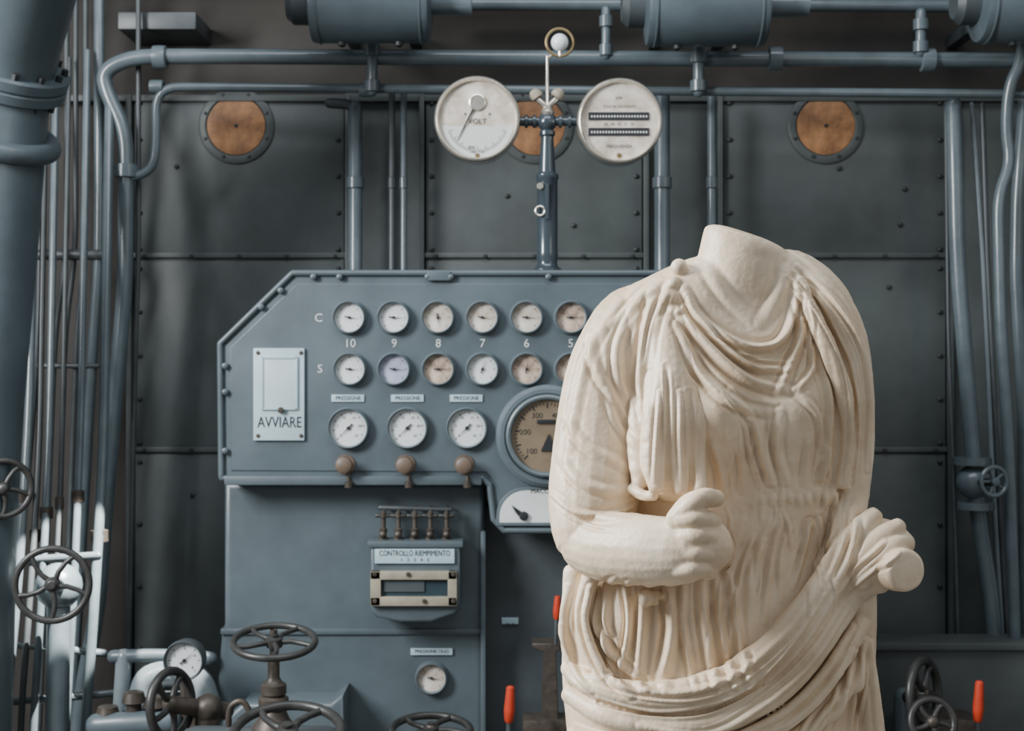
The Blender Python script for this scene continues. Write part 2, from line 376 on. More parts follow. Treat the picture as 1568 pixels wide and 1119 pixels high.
b=B('machine_position_indicator')
def arch(m_):
    pts=[(CX-78+m_,804-m_)]
    for k in range(9):
        a=math.radians(180-90*k/8); pts.append((CX-78+45+(45-m_)*math.cos(a),790-(45-m_)*math.sin(a)))
    pts+= [(2*CX-x,y) for x,y in reversed(pts)]
    return pts
b.ppoly(arch(0),PD,-0.022,-.006,M_rim,0.003); b.ppoly(arch(5),PD,-0.024,-0.01,M_white)
b.text('MACCHINA',CX,752,PD-0.026,7,M_black)
q=P(802,790,PD-0.03); b.lathe(q,(0,-1,0),[(0.02,-0.005),(0.018,0.008),(0,0.012)],M_black,14)
b.ppoly([(806,795),(798,782),(783,772),(790,784),(800,796)],PD,-0.03,-0.027,M_black)
b.done()

# ---------------- machine cabinet ----------------
b=B('machine_cabinet')
CD=6.12
b.ppoly([(343,738),(343,955),(338,975),(333,1040),(328,1285),(742,1285),(742,812),(742,738)],CD,0,0.6,M_paint,0.03)
b.ppoly([(2*CX-742,738),(2*CX-742,1285),(2*CM-328,1285),(2*CM-333,1040),(2*CM-343,955),(2*CM-343,738)],CD,0,0.6,M_paint,0.03)
b.pbox(735,2*CX-735,780,1285,CD,0.1,0.5,M_paintd)
b.pbox(343,1318,560,742,CD,0.01,0.5,M_paint)
b.pbox(338,742,962,971,CD,-0.012,0.3,M_paint,0.006)
b.ppoly([(345,1095),(385,1060),(515,1060),(535,1045),(540,1285),(345,1285)],CD,-0.2,0.0,M_paint,0.02)
b.pbox(736,744,812,1280,CD,-0.03,0.2,M_paint,0.008)
b.pbox(768,794,951,961,CD,0.088,0.1,M_plaque,0.001)
b.text('N. 3',781,956,CD+0.086,5,M_black)
b.pbox(629,693,992,1002,CD,-0.01,0,M_plaque,0.001); b.text('PRESSIONE OLIO',661,997,CD-0.012,5,M_black)
b.done()
gauge(661,1037,CD-0.002,21.5,M_cream,100,'oil_gauge')
b=B('fill_control_box'); FD=5.95
b.ppoly([(567,832),(705,832),(705,925),(698,940),(660,953),(612,953),(575,945),(567,932)],FD,0,0.17,M_paint,0.015)
b.pbox(563,709,828,838,FD,-0.01,0.15,M_paint,0.006)
b.pbox(574,696,840,862,FD,-0.012,0,M_plaque,0.002)
b.text('CONTROLLO RIEMPIMENTO',635,847,FD-0.014,9,M_black,0.68); b.text('1   2   3   4   5',635,857,FD-0.014,5,M_black,1.1)
for xa,xb,ya,yb in ((568,700,873,886),(568,700,912,926),(568,584,873,926),(686,700,873,926)): b.pbox(xa,xb,ya,yb,FD,-0.03,0,M_beige,0.004)
b.pbox(583,687,885,913,FD,-0.008,0,M_glass)
b.box(X(588,FD),X(650,FD),FD-0.014,FD-0.008,Z(905,FD),Z(888,FD),M_paintd)
for x,y in ((574,879),(694,879),(574,920),(694,920),(625,879),(650,920)): b.lathe(P(x,y,FD-0.03),(0,-1,0),[(0.01,0),(0.009,0.008),(0,0.01)],M_rust,10)
for x in (587,610,635,659,684):
    c=P(x,830,FD+0.06)
    b.lathe(c,(0,0,1),[(0.022,0),(0.022,0.02),(0.012,0.025),(0.016,0.045),(0.018,0.055),(0.01,0.06),(0.009,0.1),(0.013,0.104),(0.013,0.125),(0.006,0.13),(0,0.14)],M_rust,14)
    b.tube([c+Vector((-0.028,0,0.112)),c+Vector((0.028,0,0.112))],0.008,M_wheel,8)
    b.tube([c+Vector((0,0.03,0.0)),c+Vector((0,0.03,0.13)),c+Vector((0.0,0.08,0.14))],0.008,M_piped,8)
    b.ball(c+Vector((0.0,-0.02,0.035)),0.016,M_rust,10)
b.tube([P(582,777,FD+.1),P(690,780,FD+.1)],0.01,M_piped,8)
b.done()

# ---------------- twin gauge stand ----------------
b=B('twin_gauge_stand'); GD=6.1; sg=S(GD); c=P(838,416,GD)
def g(px): return px*sg
M_gloss=mat('gloss_column',(0.045,0.062,0.074),0.2,0.2,0.1,5,coat=0.6)
b.lathe(c,(0,0,1),[(0,-0.002),(g(22),-0.002),(g(22),g(4)),(g(17),g(8)),(g(15),g(14)),(g(17),g(20)),(g(16),g(30)),(g(16),g(140)),(g(17.5),g(142)),(g(17.5),g(148)),(g(13),g(152)),(g(9.5),g(206)),(g(12),g(209)),(g(12),g(214)),(g(8),g(218))],M_gloss,32)
b.ball(P(838,187,GD),g(15),M_gloss,24)
b.tube([P(790,186,GD),P(885,186,GD)],g(7),M_gloss,16)
for x in (806,818,858,872): b.lathe(P(x,186,GD),(1,0,0),[(g(7),-g(3)),(g(10),-g(2)),(g(10),g(2)),(g(7),g(3))],M_gloss,20)
b.lathe(P(838,172,GD),(0,0,1),[(g(9),-g(5)),(g(11),0),(g(8),g(6)),(g(5),g(9)),(g(3),g(12)),(g(2.4),g(86)),(0,g(87))],M_chrome,16)
b.box(X(834,GD),X(840,GD),GD-g(20),GD-g(14),Z(338,GD),Z(283,GD),M_gloss,0.003)
b.torus(P(827,323,GD-g(17)),(0,-1,0),g(7),g(1.8),M_chrome,20,8); b.lathe(P(827,285,GD-g(16)),(0,-1,0),[(g(5),-g(6)),(g(5),g(2)),(0,g(3))],M_chrome,14)
c=P(857,65,GD-0.02); b.torus(c,(0.1,-1,0),g(21),g(2.2),M_brass,40,10); b.ball(c,g(13.5),M_glow,24)
b.tube([P(840,88,GD),P(846,84,GD-.01)],g(2.5),M_chrome,8); b.tube([P(857,78,GD-.02),P(857,86,GD-.02)],g(2.5),M_chrome,8)
for x,y,dx in ((821,142,-1),(854,141,1)):
    b.tube([P(838,165,GD),P(x,y+8,GD)],g(4.5),M_chrome,12)
    ax=Vector((dx*0.75,0,1)).normalized()
    b.lathe(P(x,y+4,GD),ax,[(g(7),-g(6)),(g(10),-g(4)),(g(10),g(3)),(g(8),g(5)),(g(6),g(9)),(0,g(10))],M_beige,20)
for x,y in ((731,185),(948,188)):
    c=P(x,y,GD-0.02)
    b.lathe(c,(0,-1,0),[(0,-0.13),(g(50),-0.13),(g(62),-0.11),(g(64),-0.02),(g(64),0.02)],M_gloss,64)
    b.lathe(c,(0,-1,0),[(g(63),0.015),(g(65),0.02),(g(65),0.05),(g(63),0.06),(g(61),0.063),(g(58.5),0.055),(g(58),0.035)],M_chrome,64)
    b.lathe(c,(0,-1,0),[(g(59),0.038),(0,0.038)],M_cream,64)
fy=GD-0.02-0.0395
M_face2=mat('dial_lower_pale',(0.60,0.62,0.60),0.3,0,0.05,10,coat=0.5)
pts=[]
for k in range(25):
    a=math.radians(188+(352-188)*k/24); pts.append((731+56*math.cos(a),185-56*math.sin(a)))
b.poly([(X(x,fy),Z(y,fy)) for x,y in pts],fy-0.001,fy,M_face2)
b.text('VOLT',731,186,fy-0.002,8,M_black); b.text('200',722,226,fy-0.002,5,M_black); b.text('+          +',731,175,fy-0.002,8,M_black); b.text('100   150',731,233,fy-0.002,4,M_black)
for k in range(41):
    a=math.radians(200+140*k/40); r0=44 if k%5 else 40
    b.tube([P(731+r0*math.cos(a),185-r0*math.sin(a),fy-.002),P(731+48*math.cos(a),185-48*math.sin(a),fy-.002)],0.0009,M_black,4)
b.tube([P(724,168,fy-.006),P(700,215,fy-.006)],[0.004,0.0015],M_black,6); b.lathe(P(731,157,fy),(0,-1,0),[(g(13),0),(g(13),0.006),(g(11),0.008),(g(11),0.003),(0,0.003)],M_chrome,24)
for y0 in (172,196):
    b.pbox(901,994,y0,y0+12,fy,-0.004,0,M_black)
    for k in range(20): b.pbox(905+k*4.4,907.2+k*4.4,y0+5,y0+8,fy,-0.006,-0.003,M_white)
b.text('CICLI AL SECONDO',948,163,fy-.002,4,M_black); b.text('FREQUENZA',948,224,fy-.002,5,M_black); b.text('kW',948,150,fy-.002,5,M_black); b.text('48   49   50   51   52',948,190,fy-.002,4,M_black)
b.lathe(P(948,238,fy),(0,-1,0),[(g(4),0),(g(3),0.005),(0,0.006)],M_brass,12); b.lathe(P(731,238,fy),(0,-1,0),[(g(4),0),(g(3),0.005),(0,0.006)],M_brass,12)
b.done()

# ---------------- handwheels / valves ----------------
def wheel(b,c,ax,R,r,n=5,m=M_wheel,curve=0.25):
    c=Vector(c); ax=Vector(ax).normalized(); u=ax.cross(Vector((0,0,1)))
    if u.length<1e-3: u=Vector((1,0,0))
    u.normalize(); w=ax.cross(u)
    b.torus(c,ax,R,r,m,48,12)
    b.lathe(c,ax,[(0,-R*.12),(R*.2,-R*.12),(R*.22,0),(R*.2,R*.1),(R*.1,R*.13),(R*.1,R*.2),(0,R*.2)],m,20)
    for k in range(n):
        a=k*2*math.pi/n+0.3; d=u*math.cos(a)+w*math.sin(a); e=w*math.cos(a)-u*math.sin(a)
        b.tube([c+d*R*0.12,c+d*R*0.4+e*R*curve*0.3+ax*R*.02,c+d*R*0.7+e*R*curve*0.3,c+d*R*0.98],[r*.9,r*.75,r*.7,r*.8],m,10)
HD=5.6; sh=S(HD)
b=B('valve_handwheel'); wheel(b,P(80,895,HD),(0.15,-1,0.05),55*sh,5.5*sh,5); b.tube([P(80,895,HD),P(90,897,HD+.5)],0.03,M_wheel,12); b.ball(P(90,897,HD+.5),0.1,M_pipe); b.tube([P(90,897,HD+.5),P(86,1280,HD+.5)],0.05,M_pipe,14); b.done()
b=B('valve_handwheel'); wheel(b,P(5,748,HD+.2),(0.7,-1,0.0),44*sh,5.5*sh,5); b.tube([P(5,748,HD+.2),P(-8,752,HD+.55)],0.03,M_wheel,12);b.tube([P(-8,752,HD+.55),P(-12,1290,HD+.6)],0.045,M_pipe,14); b.done()
VD2=5.3; s5=S(VD2)
b=B('globe_valve'); wheel(b,P(420,982,VD2),(0.03,-0.22,1),62*s5,5.5*s5,5,M_wheel)
c=P(419,1119,VD2)
b.lathe(c,(0,0,1),[(g(30),-0.6),(g(30),g(5)),(g(22),g(15)),(g(16),g(28)),(g(20),g(34)),(g(20),g(44)),(g(14),g(48)),(g(17),g(50)),(g(17),g(62)),(g(11),g(66)),(g(8),g(72)),(g(8),g(98)),(g(5),g(100)),(g(5),g(135))],M_rust,24)
b.tube(fillet([P(350,1119,VD2),P(350,1080,VD2),P(372,1070,VD2),P(385,1095,VD2)],0.05),0.012,M_rust,10)
b.tube([P(300,1140,VD2),P(500,1140,VD2)],0.07,M_paintd,16)
b.done()
b=B('valve_handwheel'); wheel(b,P(440,1122,5.0),(0.02,-0.3,1),82*S(5.0),8*S(5.0),5); b.tube([P(440,1122,5.0),P(440,1300,5.0)],0.03,M_rust); b.done()
b=B('valve_handwheel'); wheel(b,P(262,1078,5.5),(1,-0.45,0.1),50*S(5.5),7*S(5.5),5); b.tube([P(262,1078,5.5),P(310,1084,5.6),P(345,1088,5.65)],0.035,M_rust,12); b.ball(P(318,1085,5.6),0.06,M_rust); b.tube([P(318,1085,5.6),P(318,1300,5.6)],0.05,M_rust,12);b.done()
b=B('valve_handwheel'); wheel(b,P(660,1118,5.6),(0.02,-0.14,1),60*S(5.6),6*S(5.6),5); b.tube([P(660,1115,5.6),P(660,1290,5.6)],0.025,M_rust); b.done()
b=B('valve_handwheel'); wheel(b,P(1415,1062,6.3),(0.9,-0.75,0.1),50*S(6.3),7*S(6.3),5); b.tube([P(1415,1062,6.3),P(1385,1068,6.5)],0.03,M_rust,12); b.tube([P(1385,1068,6.5),P(1385,1270,6.5)],0.05,M_pipe,12);b.done()
b=B('valve_handwheel'); wheel(b,P(1428,1105,6.1),(0.1,-1,0.3),34*S(6.1),6*S(6.1),5); b.tube([P(1428,1105,6.1),P(1424,1110,6.4)],0.03,M_rust,12); b.tube([P(1424,1110,6.4),P(1424,1270,6.4)],0.04,M_pipe,12);b.done()
gauge(283,1010,5.85,28,M_white,50,'oil_pressure_gauge',M_paintd,['0','2','4','6','8'],24,1.12,depth=0.07)
b=B('valve_manifold')
MD=5.9
b.pbox(185,322,1085,1290,MD,0,0.35,M_paintd,0.02)
b.tube([P(150,1110,MD-.05),P(260,1105,MD-.05)],0.05,M_paint,16)
for x,h in ((165,1100),(205,1078),(238,1085),(300,1095)):
    b.lathe(P(x,1130,MD-.03),(0,0,1),[(0.05,-0.3),(0.05,0),(0.06,0.01),(0.06,0.05),(0.03,0.06),(0.03,(1130-h)*S(MD)),(0.05,(1130-h)*S(MD)+.01),(0.04,(1130-h)*S(MD)+.05),(0,(1130-h)*S(MD)+.06)],M_rust,16)
b.tube(fillet([P(175,1005,MD+.2),P(250,1003,MD+.2),P(322,1008,MD+.2)],0.1),0.03,M_paint,12)
b.tube(fillet([P(185,1085,MD+.2),P(190,1005,MD+.2)],0.1),0.035,M_pipel,12)
b.tube(fillet([P(215,1085,MD+.2),P(225,1030,MD+.2),P(300,1028,MD+.2),P(318,1080,MD+.2)],0.1),0.06,M_pipel,16)
b.done()
b=B('lever_bracket'); LDp=6.0
b.ppoly([(815,985),(862,985),(862,994),(852,998),(856,1119),(860,1290),(828,1290),(832,998),(815,992)],LDp,0,0.12,M_rust,0.006)
b.pbox(800,870,1100,1125,LDp,-0.03,0.12,M_rust,0.01)
b.done()
def lever(px,y0,y1,D,w=6,base=1290):
    b=B('red_lever_handle'); s_=S(D); L=(y1-y0)*s_
    b.lathe(P(px,y1,D),(0.05,0,1),[(w*s_*.7,0),(w*s_,0.01),(w*s_*1.2,L*.35),(w*s_*1.0,L*.75),(w*s_*.9,L*.96),(w*s_*.5,L),(0,L)],M_red,16)
    b.tube([P(px,y1-3,D),P(px-1,base,D)],w*s_*.55,M_piped,10); b.done()
lever(779,1050,1106,5.8,7); lever(852,912,948,5.98,5,986); lever(1497,1042,1105,6.2,7)
b=B('low_casing'); b.pbox(1338,1700,990,1270,6.75,0,0.2,M_plate,0.02); b.pbox(1330,1700,982,994,6.75,-0.03,0.2,M_plate,0.005); b.pbox(1370,1480,1085,1270,6.75,-0.2,0.0,M_rust,0.02); b.done()

# ---------------- STATUE ----------------
SC=2.65
def catm(arr,n): return np.array(catmull(arr,n))
def loft(b,rows,Dc,m,seg=72,n=4,ex=2.3):
    R=catm(rows,n); vs=[];fs=[]
    for row in R:
        py,xl,xr,yf,yb=row[:5]; tilt=row[5] if len(row)>5 else 0
        xa,xb=X(xl,Dc),X(xr,Dc); xc=(xa+xb)/2; rx=(xb-xa)/2; z=Z(py,Dc)
        for k in range(seg):
            a=2*math.pi*k/seg; ca,sa=math.cos(a),math.sin(a)
            dx=rx*math.copysign(abs(ca)**(2/ex),ca); dy=math.copysign(abs(sa)**(2/ex),sa)*(yb if sa>0 else yf)
            vs.append((xc+dx,Dc+dy,z-tilt*dx))
    nr=len(R)
    for i in range(nr-1):
        for k in range(seg):
            j=(k+1)%seg; fs.append((i*seg+k,i*seg+j,(i+1)*seg+j,(i+1)*seg+k))
    fs.append(tuple(range(seg))); fs.append(tuple(range((nr-1)*seg,nr*seg)))
    b.add(vs,fs,m)
M_marble=mat('weathered_marble',(0.68,0.515,0.34),0.42,0,0.06,9,0.22,110,col2=(0.84,0.70,0.52),spec=0.5,sss=0.08)
b=B('statue_raw')
rows=[(384,1110,1222,.04,.045),(396,1055,1246,.065,.065),(418,1003,1274,.088,.085),(448,950,1298,.100,.10),(490,930,1313,.112,.11),(540,925,1322,.128,.12),(600,930,1327,.142,.12),(650,940,1328,.146,.12),(700,950,1326,.140,.115),(750,960,1320,.128,.11),(800,955,1312,.13,.115),(850,925,1312,.135,.13),(900,885,1318,.145,.14),(950,862,1328,.152,.15),(1000,860,1336,.156,.155),(1060,862,1345,.16,.16),(1120,868,1352,.165,.16),(1250,880,1366,.165,.16),(1400,885,1380,.17,.17),(1535,880,1390,.18,.18)]
loft(b,rows,SC,M_marble)
neck=[(510,1050,1230,.08,.07,0),(450,1060,1222,.084,.08,0),(420,1065,1216,.080,.08,.05),(398,1070,1213,.076,.078,.15),(380,1075,1210,.072,.072,.24),(366,1080,1202,.060,.062,.3),(358,1092,1180,.042,.045,.32)]
loft(b,neck,2.63,M_marble,ex=2.1)
def lump(pts,n=6,cap=0.7,seg=20):
    q=catm([(X(p[0],p[2]),p[2],Z(p[1],p[2]),p[3]) for p in pts],n)
    b.tube([r[:3] for r in q],[float(r[3]) for r in q],M_marble,seg,cap=cap)
lump([(1005,478,2.66,.06),(965,500,2.655,.072),(938,560,2.64,.079),(922,620,2.63,.079),(913,700,2.61,.082),(908,765,2.585,.081),(905,822,2.56,.070)],6)
lump([(903,826,2.56,.062),(938,838,2.51,.063),(985,842,2.46,.062),(1030,844,2.43,.058),(1058,842,2.42,.054)],6)
# hand
lump([(1045,838,2.42,.053),(1068,836,2.42,.053),(1084,834,2.435,.047)],5)
lump([(1070,838,2.45,.05),(1080,838,2.55,.05)],5)
for i,(yy,r,xo) in enumerate(((795,.0152,-3),(821,.0155,0),(848,.0150,-2),(872,.0138,-8))):
    lump([(1046+xo,yy+1,2.386,r*.9),(1068+xo,yy-1,2.375,r),(1087+xo,yy,2.386,r),(1095+xo,yy+3,2.42,r*.95),(1089+xo,yy+4,2.46,r*.85)],5,1.0,14)
lump([(1036,796,2.402,.020),(1055,777,2.388,.020),(1076,763,2.386,.018),(1096,763,2.402,.015)],5,1.0,14)
lump([(1030,500,2.585,.045),(1030,580,2.56,.052),(1032,660,2.54,.055),(1036,740,2.53,.05)])
lump([(1030,470,2.575,.012),(1018,560,2.535,.016),(1004,640,2.512,.020),(1000,700,2.498,.022),(1006,746,2.484,.016)])
lump([(1040,500,2.555,.010),(1038,580,2.525,.013),(1038,660,2.506,.017),(1038,715,2.493,.018),(1042,752,2.479,.013)])
lump([(1058,560,2.545,.008),(1064,640,2.510,.011),(1068,700,2.50,.013),(1072,750,2.476,.013)])
lump([(968,748,2.53,.010),(985,758,2.505,.010),(1002,759,2.488,.009)])
lump([(985,600,2.57,.022),(980,680,2.54,.024),(982,738,2.52,.016)])
for p in ((1040,410,2.585,.017),(1031,436,2.575,.015),(1026,458,2.568,.016),(1034,478,2.56,.014),(1046,470,2.56,.010)):
    b.ball(P(*p[:3]),p[3],M_marble)
# mantle over far shoulder
lump([(1207,394,2.62,.016),(1240,422,2.585,.022),(1275,468,2.56,.026),(1302,530,2.55,.027),(1314,600,2.55,.026),(1314,690,2.555,.024),(1308,760,2.55,.026),(1290,835,2.53,.03)])
lump([(1222,430,2.565,.013),(1244,480,2.54,.014),(1270,540,2.525,.015),(1290,600,2.525,.014),(1300,670,2.53,.013),(1290,742,2.535,.013)])
lump([(1225,400,2.61,.016),(1270,440,2.60,.02),(1306,500,2.60,.02),(1322,580,2.60,.018),(1324,680,2.60,.018),(1314,760,2.58,.02)])
rg=random.Random(3)
for i in range(13):
    x=1106+i*14+rg.uniform(-3,3); yy=rg.uniform(-3,3); lump([(x,754-i*.8+yy,2.533+abs(i-5)*.002,.006),(x+3,768-i*.8+yy,2.525+abs(i-5)*.002,.0085),(x+2,784-i*.8+yy,2.532+abs(i-5)*.002,.006)],4)
# cloth bundle and broken wrist
lump([(1285,850,2.58,.05),(1325,855,2.53,.052),(1352,866,2.49,.044),(1368,872,2.47,.035)])
lump([(1295,850,2.55,.045),(1330,825,2.52,.037),(1360,822,2.50,.030),(1384,836,2.48,.024)])
b.lathe(P(1379,872,2.45),(0.28,-1,0.05),[(0,-.05),(.034,-.05),(.038,-.01),(.037,.016),(.032,.021),(0,.023)],M_marble,28)
lump([(1272,880,2.53,.024),(1298,838,2.505,.024),(1322,806,2.495,.021),(1341,789,2.495,.014)],6,0.8)
lump([(1295,890,2.51,.024),(1322,848,2.49,.024),(1350,822,2.48,.020),(1376,805,2.48,.015)],6,0.8)
lump([(1320,885,2.49,.024),(1345,852,2.47,.022),(1368,836,2.465,.018),(1386,828,2.475,.015)],6,0.8)
lump([(1300,905,2.52,.026),(1332,893,2.50,.024),(1352,896,2.48,.014)])
lump([(1318,900,2.53,.028),(1322,950,2.54,.024),(1322,1010,2.545,.022),(1330,1080,2.545,.022),(1338,1150,2.545,.022)])
# mantle rolls
lump([(872,1022,2.60,.018),(900,1046,2.54,.02),(955,1062,2.505,.024),(1030,1066,2.485,.029),(1110,1048,2.475,.033),(1180,1002,2.48,.034),(1235,940,2.49,.032),(1280,874,2.505,.030),(1308,826,2.505,.024)])
lump([(872,1062,2.59,.018),(930,1095,2.515,.020),(1010,1112,2.485,.022),(1100,1100,2.475,.026),(1185,1058,2.472,.028),(1250,990,2.488,.025),(1300,918,2.51,.022),(1330,880,2.52,.018)])
lump([(880,1125,2.58,.02),(1010,1152,2.48,.02),(1120,1142,2.47,.02),(1215,1090,2.478,.02),(1280,1018,2.50,.02),(1318,950,2.53,.02)])
lump([(880,1180,2.58,.02),(1060,1195,2.475,.02),(1200,1145,2.475,.018),(1290,1060,2.51,.018),(1325,1000,2.54,.016)])
lump([(880,875,2.60,.022),(876,930,2.60,.020),(874,980,2.60,.020),(880,1040,2.59,.018)])
lump([(905,885,2.56,.016),(893,940,2.56,.016),(900,990,2.545,.013),(925,1040,2.52,.013)])
lump([(985,912,2.52,.011),(1000,916,2.505,.014),(1012,912,2.52,.010)])
raw=b.done()
md=raw.modifiers.new('r','REMESH'); md.mode='VOXEL'; md.voxel_size=0.0021; md.adaptivity=0
sm=raw.modifiers.new('s','SMOOTH'); sm.factor=0.5; sm.iterations=8
bpy.context.view_layer.update()
me=bpy.data.meshes.new_from_object(raw.evaluated_get(bpy.context.evaluated_depsgraph_get()))
off=np.array(raw.location); bpy.data.objects.remove(raw)
n=len(me.vertices); co=np.empty(n*3); me.vertices.foreach_get('co',co); co=co.reshape(-1,3)+off
nr=np.empty(n*3); me.vertex_normals.foreach_get('vector',nr); nr=nr.reshape(-1,3)
front=np.clip(-nr[:,1]*1.6+0.25,0,1)
disp=np.zeros(n); HS=1.12
def stroke(pts,w,h,D=2.5,fade=0.5,rng=0.09):
    Q=np.array([(X(p[0],D),Z(p[1],D)) for p in catmull(pts,5)]); w=w*S(D); h=h*0.001*HS
    lo=Q.min(0)-4*w; hi=Q.max(0)+4*w
    idx=np.where((co[:,0]>lo[0])&(co[:,0]<hi[0])&(co[:,2]>lo[1])&(co[:,2]<hi[1])&(front>0.01)&(np.abs(co[:,1]-D)<rng))[0]
    if len(idx)==0: return
    pxy=co[idx][:,[0,2]]; best=np.full(len(idx),1e9); tt=np.zeros(len(idx)); ns=len(Q)-1
    for i in range(ns):
        a=Q[i]; d=Q[i+1]-a; L2=(d*d).sum()+1e-12
        t=np.clip(((pxy-a)@d)/L2,0,1); q=pxy-a-t[:,None]*d; dd=np.sqrt((q*q).sum(1))
        sg_=np.sign(q[:,0]*d[1]-q[:,1]*d[0]); m_=dd<np.abs(best); best[m_]=(dd*np.where(sg_==0,1,sg_))[m_]; tt[m_]=((i+t)/ns)[m_]
    tap=np.clip(np.sin(np.pi*np.clip(tt,0.02,0.98)),0,1)**fade
    x=best/w
    prof=np.exp(-np.abs(x)**2.2)-0.85*np.exp(-((x-1.5)/0.5)**2)-0.4*np.exp(-((x+1.65)/0.6)**2)
    edge=np.clip((rng-np.abs(co[idx,1]-D))/0.02,0,1)
    disp[idx]+=h*prof*tap*front[idx]*edge
def blob(px,py,rx,ry,h,D=2.5):
    global disp
    s_=S(D); dx=(co[:,0]-X(px,D))/(rx*s_); dz=(co[:,2]-Z(py,D))/(ry*s_)
    disp+=h*0.001*np.exp(-(dx*dx+dz*dz))*front*(np.abs(co[:,1]-D)<0.1)
blob(1100,630,40,48,22); blob(1238,618,40,45,20); blob(1168,650,20,55,-7); blob(1190,870,90,60,8); blob(1150,455,45,35,-7,2.55)
SR=[ # arm
([(950,462),(905,530),(882,610),(868,700)],7,4,2.6),([(975,470),(945,530),(950,590),(978,640)],7,5,2.58),([(1000,450),(985,520),(978,590),(985,650)],7,7,2.58),
([(905,510),(915,570),(950,620),(980,665)],7,4,2.56),([(868,640),(895,680),(940,705),(980,722)],7,4,2.54),([(858,700),(885,735),(930,750),(975,748)],7,4,2.53),
([(842,756),(880,782),(930,786),(975,774)],5,6,2.53),([(930,600),(945,650),(980,690)],6,3,2.55),
([(1010,430),(975,460),(940,500)],7,4,2.6),([(1020,440),(1000,500),(990,560)],5,5,2.58),
# chest
([(1050,440),(1068,480),(1105,512),(1150,532),(1190,525),(1212,490),(1222,440)],6,11,2.54),
([(1046,478),(1090,535),(1140,578),(1200,598)],8,13,2.52),([(1052,466),(1100,520),(1150,560),(1205,566)],5,9,2.52),
([(1042,495),(1070,565),(1125,618),(1175,632)],7,9,2.51),([(1225,460),(1230,510),(1208,560),(1190,600)],6,9,2.52),([(1240,500),(1247,560),(1215,600)],5,7,2.51),
([(1060,560),(1100,608),(1150,640)],5,5,2.5),([(1255,530),(1268,600),(1270,680),(1262,735)],7,7,2.51),([(1215,600),(1250,640),(1262,690)],5,5,2.5),
([(1095,680),(1108,725),(1112,755)],7,8,2.5),([(1160,640),(1172,700),(1185,740)],7,10,2.5),([(1195,630),(1192,690),(1207,740)],6,7,2.5),
([(1240,670),(1238,715),(1235,740)],6,5,2.5),([(1276,690),(1266,720),(1255,740)],5,6,2.51),([(1120,600),(1155,650),(1165,720)],6,6,2.5),
([(1130,680),(1140,720),(1140,755)],5,5,2.5),
# sleeve drop
([(1012,600),(1004,670),(1000,735)],4,5,2.49),([(1042,600),(1040,670),(1042,735)],4,5,2.49),([(1022,560),(1022,640),(1020,730)],4,-5,2.5),([(1054,600),(1055,670),(1058,740)],4,-5,2.5),
# neck
([(1078,400),(1110,455),(1155,495)],9,4,2.57),([(1203,400),(1192,445),(1162,495)],9,4,2.57),
# mantle detail
([(1225,405),(1275,460),(1315,530),(1327,610),(1324,720)],4,6,2.55),([(1217,420),(1254,470),(1294,560),(1306,650),(1300,740)],4,-9,2.54),([(1235,440),(1280,520),(1305,600)],4,5,2.54),
([(1290,760),(1280,820),(1255,870)],5,7,2.51),([(1310,780),(1300,840),(1275,890)],5,7,2.5),
# rolls detail
([(900,1040),(980,1056),(1060,1052),(1130,1022),(1200,964),(1255,896)],5,6,2.48),([(920,1084),(1000,1094),(1080,1086),(1150,1050),(1220,984),(1275,905)],4,-8,2.47),
([(980,1112),(1080,1120),(1160,1078),(1240,1013),(1300,935)],5,6,2.47),([(1100,1128),(1190,1092),(1260,1032),(1310,962)],5,7,2.48),([(1180,1125),(1250,1070),(1310,1000)],5,7,2.48),([(1260,1130),(1290,1070),(1315,1000)],5,7,2.5),
([(1300,1130),(1312,1060),(1325,980)],5,7,2.52),([(1340,1120),(1335,1040),(1330,980)],4,6,2.54),([(1220,1140),(1250,1100),(1290,1060)],5,6,2.49),
([(870,900),(862,960),(880,1020)],5,6,2.57),([(905,900),(895,950),(915,1010),(960,1050)],6,10,2.55),([(925,905),(915,960),(945,1010),(985,1045)],6,10,2.52),
([(860,960),(870,1010),(900,1045)],5,6,2.58),
([(1285,905),(1315,862),(1350,825)],3,5,2.48),([(1300,910),(1335,870),(1368,842)],3,5,2.47)]
rnd=random.Random(7)
for st in SR:
    stroke(*st)
    pts,w_,h_,d_=st
    if abs(h_)>=6 and d_<2.56:
        p0,p1=np.array(pts[0],float),np.array(pts[-1],float); t=(p1-p0)/np.linalg.norm(p1-p0); nn=np.array((-t[1],t[0]))
        sgn=rnd.choice((-1,1)); o=nn*sgn*w_*rnd.uniform(1.9,2.7)
        stroke([tuple(np.array(p)+o+np.array((rnd.uniform(-2,2),rnd.uniform(-2,2)))) for p in pts],w_*rnd.uniform(.45,.65),abs(h_)*rnd.uniform(.25,.4),d_)
for i in range(10):
    xt=1122+i*16.5+rnd.uniform(-5,5); xb=1088+i*18+rnd.uniform(-12,12)
    yb=1035-max(0,(xb-1080))*0.88-rnd.uniform(0,70)
    stroke([(xt,790+rnd.uniform(-5,50)),((xt+xb)/2+rnd.uniform(-10,10),(772+yb)/2),(xb,yb)],rnd.uniform(4,7),rnd.uniform(3,5.5),2.5)
for xt,xm,xb,w_,h_ in ((936,930,938,6,9),(958,965,950,5,8),(990,985,978,7,11),(1022,1030,1015,9,13),(1048,1046,1060,5,8),(1075,1080,1092,7,10),(1098,1104,1118,6,8),(1120,1130,1140,6,7)):
    stroke([(xt,885),(xm,960),(xb,1040)],w_,h_,2.5)
for i in range(26):
    x0=rnd.uniform(1110,1290); y0=rnd.uniform(640,930); dx=rnd.uniform(-14,14)
    stroke([(x0,y0),(x0+dx*.4+rnd.uniform(-4,4),y0+22),(x0+dx,y0+rnd.uniform(35,60))],rnd.uniform(2.5,4),rnd.uniform(1.5,2.8),2.5)
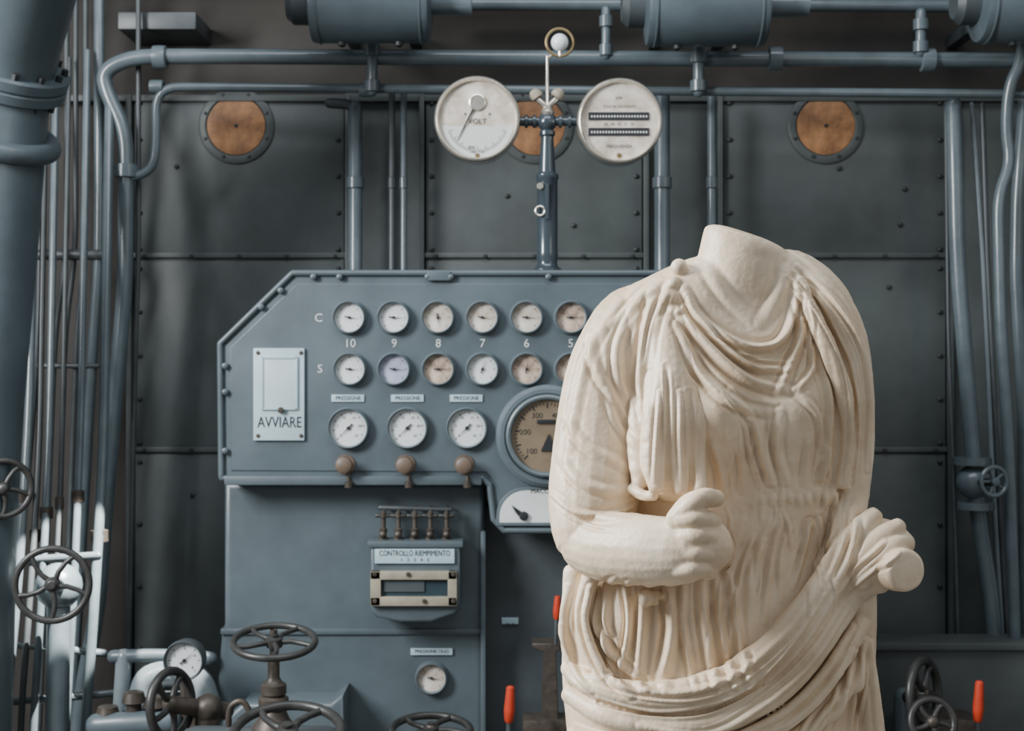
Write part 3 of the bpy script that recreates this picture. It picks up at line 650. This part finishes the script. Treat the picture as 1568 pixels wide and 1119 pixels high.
nz=np.empty(n)
for i in range(n):
    x,y,z=co[i]
    nz[i]=noise.fractal((x*34,y*34,z*34),0.8,2.0,4)*0.0006
disp+=nz
bk=np.clip(nr[:,1],0,1); disp+=bk*0.008*np.sin(co[:,0]*90+np.sin(co[:,2]*5)*3)
co2=co+nr*disp[:,None]
co2-=off
me.vertices.foreach_set('co',co2.ravel()); me.update()
me.polygons.foreach_set('use_smooth',[True]*len(me.polygons))
me.materials.clear(); me.materials.append(M_marble)
me.name='headless_marble_statue'
st=bpy.data.objects.new('headless_marble_statue',me); st.location=off; bpy.context.collection.objects.link(st)
sm=st.modifiers.new('s','SMOOTH'); sm.factor=0.5; sm.iterations=2
zb=(co2+off)[:,2].min()
b=B('statue_pedestal'); cx=X(1135,SC); b.box(cx-.38,cx+.38,SC-.3,SC+.3,0.0,0.1,M_ped,0.01); b.box(cx-.34,cx+.34,SC-.26,SC+.26,0.1,zb-0.06,M_ped,0.008); b.box(cx-.37,cx+.37,SC-.29,SC+.29,zb-0.06,zb+0.001,M_ped,0.01); b.done()

# ---------------- camera & lights ----------------
cam=bpy.data.cameras.new('camera'); cam.lens=50; cam.sensor_width=36
co_=bpy.data.objects.new('camera',cam); co_.location=(0,0,CZ); co_.rotation_euler=(math.radians(90),0,0); bpy.context.collection.objects.link(co_)
cam.dof.use_dof=True; cam.dof.focus_distance=2.5; cam.dof.aperture_fstop=10
bpy.context.scene.camera=co_
w=bpy.data.worlds.new('world'); bpy.context.scene.world=w; w.use_nodes=True
w.node_tree.nodes['Background'].inputs[0].default_value=(0.80,0.89,1.0,1); w.node_tree.nodes['Background'].inputs[1].default_value=0.40
def area(name,loc,tgt,size,power,col,sy=None):
    l=bpy.data.lights.new(name,'AREA'); l.energy=power; l.color=col; l.size=size
    if sy: l.shape='RECTANGLE'; l.size_y=sy
    o=bpy.data.objects.new(name,l); o.location=loc; o.rotation_euler=(Vector(tgt)-Vector(loc)).to_track_quat('-Z','Y').to_euler(); bpy.context.collection.objects.link(o)
area('window_light_left',(-4.2,2.6,4.1),(0.6,2.9,1.8),1.6,680,(0.97,0.98,1.0),2.2)
area('hall_light_right',(5.5,-1.0,4.5),(0.5,4,1.8),3.0,50,(1.0,0.86,0.68),3)
area('skylight',(0,3.5,6.3),(0,5.8,1.5),5,165,(0.90,0.95,1.0),2)
def spot(name,loc,tgt,e,deg,blend=0.15):
    l=bpy.data.lights.new(name,'SPOT'); l.energy=e; l.color=(1,0.97,0.92); l.spot_size=math.radians(deg); l.spot_blend=blend; l.shadow_soft_size=0.015
    o=bpy.data.objects.new(name,l); o.location=loc; o.rotation_euler=(Vector(tgt)-Vector(loc)).to_track_quat('-Z','Y').to_euler(); bpy.context.collection.objects.link(o)
spot('sunbeam',(-0.2,5.0,4.6),P(62,950,6.3),12000,8.2)
spot('sunbeam',(-1.2,4.3,6.0),P(265,1020,6.1),9000,3.2)
